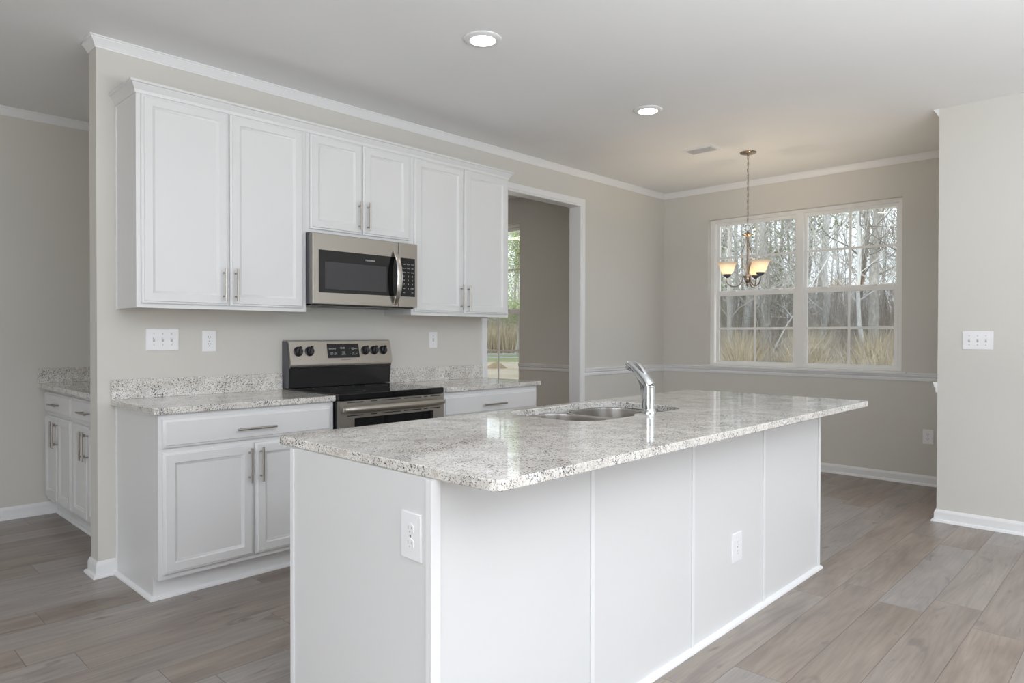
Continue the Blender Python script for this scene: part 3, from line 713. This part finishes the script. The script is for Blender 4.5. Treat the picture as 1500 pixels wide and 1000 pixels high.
for i, r_ in enumerate(rows):
    for j, s_ in enumerate(r_):
        if s_: textpart('key_legend', s_, .015 if len(s_) == 1 else .0088, (1.676+j*.034, -.3778, 1.715-i*.0262), (1, 0, 0), (0, 0, 1), M['ink'], kg)
bm = B(); L = []
for k in range(17):
    a = k/16; z = 1.445+a*.350; d = math.sin(math.pi*a)**.75*.052; w = .0145+.0045*math.sin(math.pi*a); th = .006
    cx = 1.602
    L.append([Vector((cx+sx*w, -.376-d-.004+sy*th, z)) for sx, sy in ((-1, .6), (-.6, 1), (.6, 1), (1, .6), (1, -.4), (.6, -1), (-.6, -1), (-1, -.4))])
faces_loop(bm, L); part('handle', bm, M['steel_bright'], dm, 'bowed shiny stainless handle')

# ---------------------------------------------------------------- wall plates
def plate(name, label, cat, c, U, V, w, h, kind, n=1, group=None, slot='dark'):
    c, U, V = Vector(c), Vector(U), Vector(V); N = U.cross(V)
    t = thing(name, label, cat, c, group)
    bm = ringpanel(B(), c-U*w/2-V*h/2+N*.0004, U, V, N, w, h, [(0, 0), (0, .003), (.0015, .0050), (.004, .0060)]); pl = part('plate', bm, M['plate'], t)
    def bx(u0, u1, v0, v1, d0, d1, nm, mat, par):
        bm = B(); faces_loop(bm, [[c+U*a+V*b+N*d for a, b in ((u0, v0), (u1, v0), (u1, v1), (u0, v1))] for d in (d0, d1)]); return part(nm, bm, M[mat], par)
    def screw(u, v):
        bm = B(); faces_loop(bm, [[c+U*(u+.0032*math.cos(k*math.pi/5))+V*(v+.0032*math.sin(k*math.pi/5))+N*d for k in range(10)] for d in (.006, .0070)]); part('screw', bm, M['nickel'], pl)
    for i in range(n):
        u = (i-(n-1)/2)*.046
        if kind == 'switch':
            screw(u, .030); screw(u, -.030)
            bx(u-.0052, u+.0052, -.012, .012, .0060, .0066, 'toggle_slot', 'slotgrey', pl)
            bm = B(); faces_loop(bm, [[c+U*(u+a*.0042)+V*(b*.0045+vv)+N*d for a, b in ((-1, -1), (1, -1), (1, 1), (-1, 1))] for d, vv in ((.006, .001), (.013, .006), (.0165, .009))]); part('toggle', bm, M['plate'], t)
        else:
            screw(u, 0)
            for v in (.0195, -.0195):
                pts = []
                for k in range(24):
                    a = 2*math.pi*k/24; pts.append((max(-.0145, min(.0145, .0172*math.cos(a))), .0172*math.sin(a)*.84))
                bm = B(); faces_loop(bm, [[c+U*(u+a)+V*(v+b)+N*d for a, b in pts] for d in (.006, .0082)]); rc = part('receptacle', bm, M['plate'], t)
                bx(u-.0075, u-.0055, v-.001, v+.008, .0082, .0085, 'slot', slot, rc); bx(u+.0055, u+.0073, v, v+.0072, .0082, .0085, 'slot', slot, rc)
                bx(u-.0022, u+.0022, v-.0095, v-.005, .0082, .0085, 'slot', slot, rc)
    return t
g1 = 'white plates on the kitchen wall'
plate('switch_plate', 'white triple switch plate on the kitchen wall above left counter', 'light switch', (.318, 0, 1.2275), (1, 0, 0), (0, 0, 1), .170, .121, 'switch', 3, g1)
plate('outlet', 'white outlet on the kitchen wall between triple switch and range', 'outlet', (.571, 0, 1.2175), (1, 0, 0), (0, 0, 1), .079, .121, 'outlet', 1, g1)
plate('switch_plate', 'white single switch plate on the wall right of the range', 'light switch', (2.232, 0, 1.217), (1, 0, 0), (0, 0, 1), .079, .121, 'switch', 1, g1)
plate('switch_plate', 'white triple switch plate on the pale wall at far right', 'light switch', (X2, -3.0835, 1.225), (0, -1, 0), (0, 0, 1), .170, .121, 'switch', 3)
plate('outlet', 'white outlet low on the dining wall under the window end', 'outlet', (X1, -2.536, .409), (0, -1, 0), (0, 0, 1), .079, .121, 'outlet', 1)
plate('outlet', 'white outlet on the near end panel of the island', 'outlet', (IX0, -2.5515, .727), (0, -1, 0), (0, 0, 1), .084, .125, 'outlet', 1, None, 'slotgrey')
plate('outlet', 'white outlet on the long battened side of the island', 'outlet', (1.758, IY0, .334), (1, 0, 0), (0, 0, 1), .092, .125, 'outlet', 1, None, 'slotgrey')

# ---------------------------------------------------------------- ceiling fixtures
def downlight(x, y, label):
    t = thing('recessed_light', label, 'ceiling light', (x, y, H), 'round recessed ceiling lights')
    bm = lathe(B(), [(.064, -.003), (.066, -.011), (.072, -.013), (.090, -.010), (.0975, -.004), (.0985, -.0004), (.064, -.0004)], (x, y, H), 40); part('trim_ring', bm, M['trim'], t)
    bm = lathe(B(), [(0, -.0042), (.0655, -.0042), (.0655, -.0008), (0, -.0008)], (x, y, H), 40); part('lens', bm, M['led'], t, 'glowing warm lens')
downlight(1.388, -1.415, 'round recessed ceiling light nearer the camera, over the island end')
downlight(2.936, -1.419, 'round recessed ceiling light further away, towards the vent')
# vent
vx0, vx1, vy0, vy1 = 4.01, 4.20, -1.325, -1.045
t = thing('ceiling_vent', 'white slatted air vent in the ceiling beside the chandelier', 'vent', ((vx0+vx1)/2, (vy0+vy1)/2, H))
bm = B(); f_ = .028
for a, b, c_, d_ in ((vx0, vx1, vy0, vy0+f_), (vx0, vx1, vy1-f_, vy1), (vx0, vx0+f_, vy0+f_, vy1-f_), (vx1-f_, vx1, vy0+f_, vy1-f_)): box(bm, a, b, c_, d_, H-.006, H-.0004)
part('frame', bm, M['trim'], t)
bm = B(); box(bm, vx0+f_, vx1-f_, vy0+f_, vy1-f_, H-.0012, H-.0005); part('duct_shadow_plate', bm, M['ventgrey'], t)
ns = 7
for k in range(ns):
    xx = vx0+f_+.008+k*(vx1-vx0-2*f_-.016)/(ns-1); bm = B(); box(bm, xx-.0030, xx+.0030, vy0+f_, vy1-f_, H-.0056, H-.0030); part('slat', bm, M['trim'], t)

# chandelier
CX, CY = 4.437, -1.435
t = thing('chandelier', 'brushed nickel chandelier with three glowing bell shades before the window', 'chandelier', (CX, CY, 1.65))
bm = lathe(B(), [(.0, 2.7815), (.066, 2.7815), (.066, 2.776), (.060, 2.770), (.035, 2.762), (.012, 2.756), (.006, 2.748), (0, 2.748)], (CX, CY, 0), 32); part('canopy', bm, M['chand'], t)
ch = B(); zt_, zb_ = 2.750, 2.178; nl = 22; step = (zt_-zb_)/nl
for k in range(nl):
    zc = zt_-(k+.5)*step; a = 0 if k % 2 else math.pi/2; hl = step*.5+.004; hw = .0075
    ring = [Vector((CX+hw*math.cos(q)*math.cos(a), CY+hw*math.cos(q)*math.sin(a), zc+hl*math.sin(q))) for q in [2*math.pi*j/12 for j in range(12)]]
    L = []
    for j, p in enumerate(ring):
        tn = (ring[(j+1) % 12]-ring[j-1]).normalized(); nn = (p-Vector((CX, CY, zc))).normalized(); bb = tn.cross(nn)
        nn = bb.cross(tn).normalized()
        L.append([p+(nn*math.cos(w_)+bb*math.sin(w_))*.0019 for w_ in (0, 1.57, 3.14, 4.71)])
    L.append(L[0]); faces_loop(ch, L, False, False)
cpart = part('chain', ch, M['chand'], t)
bm = tube(B(), [(CX+.004*math.sin(k*.9), CY+.004*math.cos(k*.9), 2.75-k*.575/30) for k in range(31)], .0013, 5); part('cord', bm, M['grey'], cpart)
bm = B(); pts = [Vector((CX+.022*math.cos(a)*.69, CY-.022*math.cos(a)*.72, 2.150+.024*math.sin(a))) for a in [2*math.pi*k/20 for k in range(21)]]; tube(bm, pts, .0028, 8, False); part('loop', bm, M['chand'], t)
bm = lathe(B(), [(.0, 2.124), (.006, 2.124), (.008, 2.118), (.022, 2.108), (.045, 2.099), (.046, 2.095), (.030, 2.084), (.015, 2.073), (.008, 2.068), (0, 2.068)], (CX, CY, 0), 28); part('hood', bm, M['chand'], t)
bm = lathe(B(), [(.0085, 2.07), (.0085, 1.758)], (CX, CY, 0), 16); part('stem', bm, M['chand'], t)
bm = lathe(B(), [(0, 1.765), (.012, 1.763), (.014, 1.757), (.032, 1.753), (.032, 1.744), (.026, 1.738), (.026, 1.716), (.018, 1.700), (.009, 1.690), (.009, 1.683), (.012, 1.677), (.008, 1.668), (.0035, 1.664), (.0035, 1.655), (0, 1.653)], (CX, CY, 0), 28); part('hub', bm, M['chand'], t)
AZ = math.radians(24.83); fh = Vector((math.cos(AZ), math.sin(AZ), 0)); rh = Vector((math.sin(AZ), -math.cos(AZ), 0)); RR = .163
for phi in (-97, 143, 23):
    d = fh*math.cos(math.radians(phi))+rh*math.sin(math.radians(phi)); c = Vector((CX, CY, 0))
    def pp(r, z): return c+d*r+Vector((0, 0, z))
    # bowed strap from hood to hub
    bm = B(); tube(bm, [pp(.012, 2.068), pp(.016, 2.03), pp(.034, 1.985), pp(.050, 1.94), pp(.054, 1.905), pp(.046, 1.86), pp(.028, 1.815), pp(.014, 1.775), pp(.010, 1.762)], .0034, 8); part('strap', bm, M['chand'], t)
    bm = B(); pts = [pp(.024, 1.735), pp(.036, 1.748)] + [pp(.105+.066*math.cos(a), 1.7225-.066*math.sin(a)+.006) for a in [math.pi-math.pi*k/14 for k in range(15)]] + [pp(.171, 1.742)]
    tube(bm, pts, .0048, 8); arm = part('arm', bm, M['chand'], t)
    sc = pp(RR, 0)
    bm = lathe(B(), [(0, 1.736), (.010, 1.736), (.014, 1.742), (.028, 1.752), (.034, 1.760), (.034, 1.767), (.0, 1.767)], sc, 24); part('socket_cup', bm, M['grey'], arm)
    outer = [(.0345, 1.768), (.040, 1.776), (.050, 1.795), (.058, 1.820), (.065, 1.842), (.077, 1.858), (.0935, 1.866)]
    inner = [(r-.003, z+.0005) for r, z in reversed(outer)]
    bm = lathe(B(), outer+inner, sc, 32); part('shade', bm, M['shade'], t, 'frosted bell-shaped glass shade')
    bm = lathe(B(), [(0, 1.790), (.010, 1.792), (.014, 1.80), (.018, 1.813), (.0175, 1.825), (.010, 1.836), (0, 1.84)], sc, 14); part('bulb', bm, M['bulb'], arm)

exec_outdoor = True
# ---------------------------------------------------------------- outdoors
GZ = -.5
CAMXY = Vector((-1.08, -3.99))
def polar(deg, dist): a = math.radians(deg); return (CAMXY.x+dist*math.cos(a), CAMXY.y+dist*math.sin(a))
def groundm(name, c1, c2, sc):
    ma = nmat(name, c1, .95); oc = objc(ma); f = noise(ma, oc, sc, 5, .65, .4)
    ln(ma, ramp(ma, f, [(.35, c1), (.65, c2)]), bsdf(ma).inputs['Base Color']); return ma
M['sand'] = groundm('pale_sand', (.56, .47, .33), (.72, .64, .50), .35)
M['lawn'] = groundm('green_turf', (.22, .30, .10), (.40, .42, .20), 1.2)
M['asphalt'] = groundm('grey_asphalt', (.40, .41, .42), (.50, .51, .52), .6)
M['litter'] = groundm('leaf_litter', (.45, .37, .25), (.66, .56, .38), .8)
bm = B(); box(bm, -80, 220, -150, 220, GZ-.2, GZ)
struct('ground', bm, M['litter'], 'leaf-strewn ground of the woods')
ua = math.radians(43); UU = Vector((math.cos(ua), math.sin(ua), 0)); VV = Vector((-UU.y, UU.x, 0)); O0 = Vector((CAMXY.x, CAMXY.y, 0))
def strip(name, u0, u1, v0, v1, z, mat, label):
    bm = B(); N_ = 30; L = []
    random.seed(int(u0*10)+5)
    top = [O0+UU*(u1+math.sin(k*.7+u1)*.25)+VV*(v0+(v1-v0)*k/N_)+Vector((0, 0, z)) for k in range(N_+1)]
    bot = [O0+UU*(u0+math.sin(k*.5+u0)*.25)+VV*(v0+(v1-v0)*k/N_)+Vector((0, 0, z)) for k in range(N_+1)]
    faces_loop(bm, [bot, top], False, False, False)
    dn = [[p-Vector((0, 0, z-GZ-.001)) for p in L_] for L_ in (bot, top)]
    faces_loop(bm, [dn[0], bot], False, False, False); faces_loop(bm, [top, dn[1]], False, False, False)
    bmesh.ops.remove_doubles(bm, verts=bm.verts, dist=1e-5)
    return struct(name, bm, mat, label)
strip('ground_sand', 9, 45, -6, 24, GZ+.01, M['sand'], 'bare pale sand yard beyond the far window')
strip('ground_verge', 45, 51, -9, 28, GZ+.03, M['lawn'], 'green grass verge along the road')
strip('ground_road', 52, 55.5, -12, 34, GZ+.02, M['asphalt'], 'grey road beyond the sand yard')
strip('ground_median', 55.5, 59, -12, 34, GZ+.04, M['lawn'], 'thin grass strip beside the road')
strip('ground_drive', 59, 65, -14, 36, GZ+.02, M['asphalt'], 'second pale strip of road')
# sand mound
bm = B(); mc = O0+UU*36+VV*(1.25)
L = []
for r_, h_ in ((.62, 0), (.48, .08), (.28, .22), (.11, .31), (.02, .34)):
    L.append([mc+Vector((r_*math.cos(a)*(1+.15*math.sin(3*a)), r_*math.sin(a)*(1+.12*math.cos(2*a)), GZ+.005+h_)) for a in [2*math.pi*k/20 for k in range(20)]])
faces_loop(bm, L); solo('sand_mound', bm, groundm('brown_dirt', (.40, .30, .18), (.52, .41, .27), 3), 'small brown dirt mound on the sand beyond the far window', 'dirt mound', tuple(mc+Vector((0, 0, GZ))))

def barkm(name, c1, c2, sc=6):
    ma = nmat(name, c1, .9); oc = objc(ma)
    f = noise(ma, mapping(ma, oc, (3, 3, .8)), sc, 5, .7, .5)
    ln(ma, ramp(ma, f, [(.35, c1), (.62, c2)]), bsdf(ma).inputs['Base Color']); return ma
M['bark_pale'] = barkm('pale_lichen_bark', (.62, .63, .62), (.88, .89, .88))
M['bark_grey'] = barkm('grey_brown_bark', (.42, .40, .37), (.72, .70, .66))
M['bark_dark'] = barkm('dark_bark', (.22, .20, .18), (.48, .45, .41))
def leafm(name, c1, c2):
    ma = nmat(name, c1, .7); oc = objc(ma); f = noise(ma, mapping(ma, oc, (1, 1, .35)), 5, 5, .75)
    ln(ma, ramp(ma, f, [(.3, c1), (.7, c2)]), bsdf(ma).inputs['Base Color']); return ma
M['leaf'] = leafm('dull_green_leaves', (.28, .36, .13), (.58, .64, .32))
M['grass'] = leafm('dry_tan_grass', (.46, .38, .25), (.88, .79, .58))
M['brush'] = leafm('bare_brown_brush', (.38, .32, .28), (.66, .60, .54))

def tree_mesh(seed, h, r, nb, lean=.02, spread=1.):
    rnd = random.Random(seed); tr = B(); br = B()
    pts = []; x = y = 0.; n = 12
    for k in range(n+1):
        pts.append(Vector((x, y, h*k/n))); x += rnd.gauss(lean, .03)*h/n*2; y += rnd.gauss(0, .03)*h/n*2
    tube(tr, pts, [r*(1.25 if k == 0 else 1)*(1-.85*k/n) for k in range(n+1)], 8)
    def grow(p, d, L, rad, dep):
        seg = 4; q = [p]; cur = p; dd = d.copy()
        for s in range(seg):
            dd = (dd+Vector((rnd.gauss(0, .16), rnd.gauss(0, .16), rnd.gauss(.06, .12)))).normalized(); cur = cur+dd*L/seg; q.append(cur)
        tube(br, q, [rad*(1-.75*s/seg) for s in range(seg+1)], 3, False)
        if dep > 0:
            for s in range(1, seg+1):
                for _ in range(2 if dep > 1 else 2):
                    if rnd.random() < .85:
                        nd_ = (dd+Vector((rnd.gauss(0, .7), rnd.gauss(0, .7), rnd.gauss(.25, .5)))).normalized()
                        grow(q[s], nd_, L*rnd.uniform(.35, .6), rad*.5, dep-1)
    for k in range(nb):
        f = rnd.uniform(.12, .98); i = int(f*n); p = pts[i].lerp(pts[min(i+1, n)], f*n-i); a = rnd.uniform(0, 6.283)
        up_ = rnd.uniform(.2, 1.2); d = Vector((math.cos(a), math.sin(a), up_)).normalized()
        grow(p, d, h*.17*(1.15-f)*spread+.5, max(r*(1-.8*f)*.32, .012), 2)
    return tr, br
def mkmesh(bm, mat, name):
    me = bpy.data.meshes.new(name); bm.to_mesh(me); bm.free(); me.materials.append(mat); shade_smooth(me, 60); return me
PROT = []
for i, (h, r, nb, mt) in enumerate(((17, .15, 20, 'bark_pale'), (19, .20, 20, 'bark_grey'), (13, .08, 16, 'bark_pale'), (15, .11, 18, 'bark_grey'), (10, .05, 14, 'bark_dark'), (18, .17, 18, 'bark_dark'), (9, .045, 14, 'bark_pale'))):
    a, b = tree_mesh(20+i, h, r, nb, .01)
    PROT.append((mkmesh(a, M[mt], 'trunk'), mkmesh(b, M[mt], 'branches')))
def plant_tree(k, x, y, sc, rz, label, group, leaves=None, tilt=0):
    e = bpy.data.objects.new('bare_tree', None); COL.objects.link(e); e.location = (x, y, GZ-.02); e.rotation_euler = (tilt, 0, rz); e.scale = (sc, sc, sc)
    e['label'] = label; e['category'] = 'tree'
    if group: e['group'] = group
    for nm, me in zip(('trunk', 'branches'), PROT[k]):
        o = bpy.data.objects.new(nm, me); COL.objects.link(o); o.parent = e
    if leaves:
        o = bpy.data.objects.new('foliage', leaves); COL.objects.link(o); o.parent = e
    return e
def leaf_mesh(seed, n, z0, z1, rad, size):
    rnd = random.Random(seed); vs = []; fs = []
    cl = [(rnd.gauss(0, rad*.5), rnd.gauss(0, rad*.5), rnd.uniform(z0, z1)) for _ in range(22)]
    for _ in range(n):
        c = rnd.choice(cl); p = Vector((c[0]+rnd.gauss(0, rad*.3), c[1]+rnd.gauss(0, rad*.3), c[2]+rnd.gauss(0, rad*.3)))
        a = Vector((rnd.gauss(0, 1), rnd.gauss(0, 1), rnd.gauss(0, 1))).normalized(); b = a.orthogonal().normalized()
        s = size*rnd.uniform(.6, 1.4); i = len(vs)
        vs += [p-a*s, p+b*s*.5, p+a*s, p-b*s*.5]; fs.append((i, i+1, i+2, i+3))
    me = bpy.data.meshes.new('foliage'); me.from_pydata(vs, [], fs); me.materials.append(M['leaf']); return me
LEAF = [leaf_mesh(3, 5200, 3.0, 12, 1.6, .085), leaf_mesh(5, 2600, 1.5, 6, 1.1, .07)]
rnd = random.Random(11)
GRP = 'bare trees filling the woods behind the twin window'; LAB = 'bare leafless tree among the crowded woods behind the house'
# particular trees seen in the panes
plant_tree(0, *polar(19.6, 30), 1.05, .4, 'thick pale trunk near the left side of the right-hand window', None)
plant_tree(2, *polar(16.4, 26), 1., 1.1, 'slender white trunk near the right side of the right-hand window', None)
plant_tree(1, *polar(23.4, 30), .95, 2.2, 'stout mottled trunk centred in the left-hand window', None)
plant_tree(6, *polar(24.3, 23.5), .75, math.radians(24), 'thin pale leaning sapling in the left-hand window', None, tilt=.45)
plant_tree(3, *polar(22.0, 33), 1., 3.0, 'leafy green-tinged tree at the right of the left-hand window', None, LEAF[0])
plant_tree(5, *polar(27.5, 36), 1., 5.0, 'green-tinged tree at the left of the left-hand window', None, LEAF[1])
n = 0; used = []
while n < 78:
    dg, ds = rnd.uniform(8, 36), 26+26*rnd.random()
    if dg > 33 and ds > 40: continue
    x, y = polar(dg, ds)
    if any((x-a)**2+(y-b)**2 < 1.2 for a, b in used): continue
    used.append((x, y)); n += 1
    plant_tree(rnd.choice((0, 1, 2, 3, 3, 4, 4, 5, 6, 2)), x, y, rnd.uniform(.8, 1.25), rnd.uniform(0, 6.28), LAB, GRP)
n = 0
while n < 60:
    v, u = rnd.uniform(-11, 22), 70+35*rnd.random()
    p = O0+UU*u+VV*v; n += 1
    plant_tree(rnd.choice((0, 1, 2, 3, 3, 5)), p.x, p.y, rnd.uniform(.8, 1.2), rnd.uniform(0, 6.28), 'bare tree in the far woods across the road', 'bare trees across the road')
p = O0+UU*58+VV*.4
plant_tree(3, p.x, p.y, .95, 0, 'tall green-leaved tree seen through the far window', None, leaf_mesh(9, 9000, 3, 15, 2.4, .10))
def blades(name, n, sampler, h0, h1, wdt, mat, label, cat, seed):
    rnd = random.Random(seed); vs = []; fs = []
    for _ in range(n):
        x, y, g = sampler(rnd); h = rnd.uniform(h0, h1)*g; a = rnd.uniform(0, 6.283); dx, dy = math.cos(a)*wdt, math.sin(a)*wdt
        lx, ly = rnd.gauss(0, .16)*h, rnd.gauss(0, .16)*h; i = len(vs)
        vs += [(x-dx, y-dy, GZ), (x+dx, y+dy, GZ), (x+lx*.5+dx*.7, y+ly*.5+dy*.7, GZ+h*.6), (x+lx*.5-dx*.7, y+ly*.5-dy*.7, GZ+h*.6), (x+lx*1.6, y+ly*1.6, GZ+h)]
        fs += [(i, i+1, i+2, i+3), (i+3, i+2, i+4)]
    me = bpy.data.meshes.new(name); me.from_pydata(vs, [], fs); me.materials.append(mat)
    o = bpy.data.objects.new(name, me); COL.objects.link(o); o['label'] = label; o['category'] = cat; o['kind'] = 'stuff'; return o
def s_near(r):
    dg = r.uniform(7, 37); ds = r.uniform(17.5, 29); g = .75+.3*math.sin(dg*1.3)+.2*math.sin(dg*3.1+ds); x, y = polar(dg, ds); return x, y, max(g, .45)
def s_mix(r):
    x, y = polar(r.uniform(7, 37), r.uniform(17.5, 30)); return x, y, 1
def s_far(r):
    p = O0+UU*r.uniform(65, 72)+VV*r.uniform(-12, 24); return p.x, p.y, .7+.4*r.random()
def s_br(r):
    x, y = polar(r.uniform(7, 37), r.uniform(29, 52)); return x, y, 1
def s_brf(r):
    p = O0+UU*r.uniform(72, 100)+VV*r.uniform(-14, 26); return p.x, p.y, 1
blades('tall_grass', 26000, s_near, 1.1, 1.9, .014, M['grass'], 'tall dry tan grass at the edge of the woods', 'grass', 1)
blades('underbrush', 3500, s_mix, .9, 2.3, .010, M['brush'], 'thin dead stalks standing among the tan grass', 'brush', 8)
blades('tall_grass', 9000, s_far, 1.8, 3.4, .04, M['grass'], 'tall yellow grass across the road', 'grass', 2)
blades('underbrush', 15000, s_br, 1.6, 5.2, .012, M['brush'], 'thin bare brush between the tree trunks', 'brush', 3)
blades('underbrush', 6000, s_brf, 3, 8, .04, M['brush'], 'thin bare brush across the road', 'brush', 4)
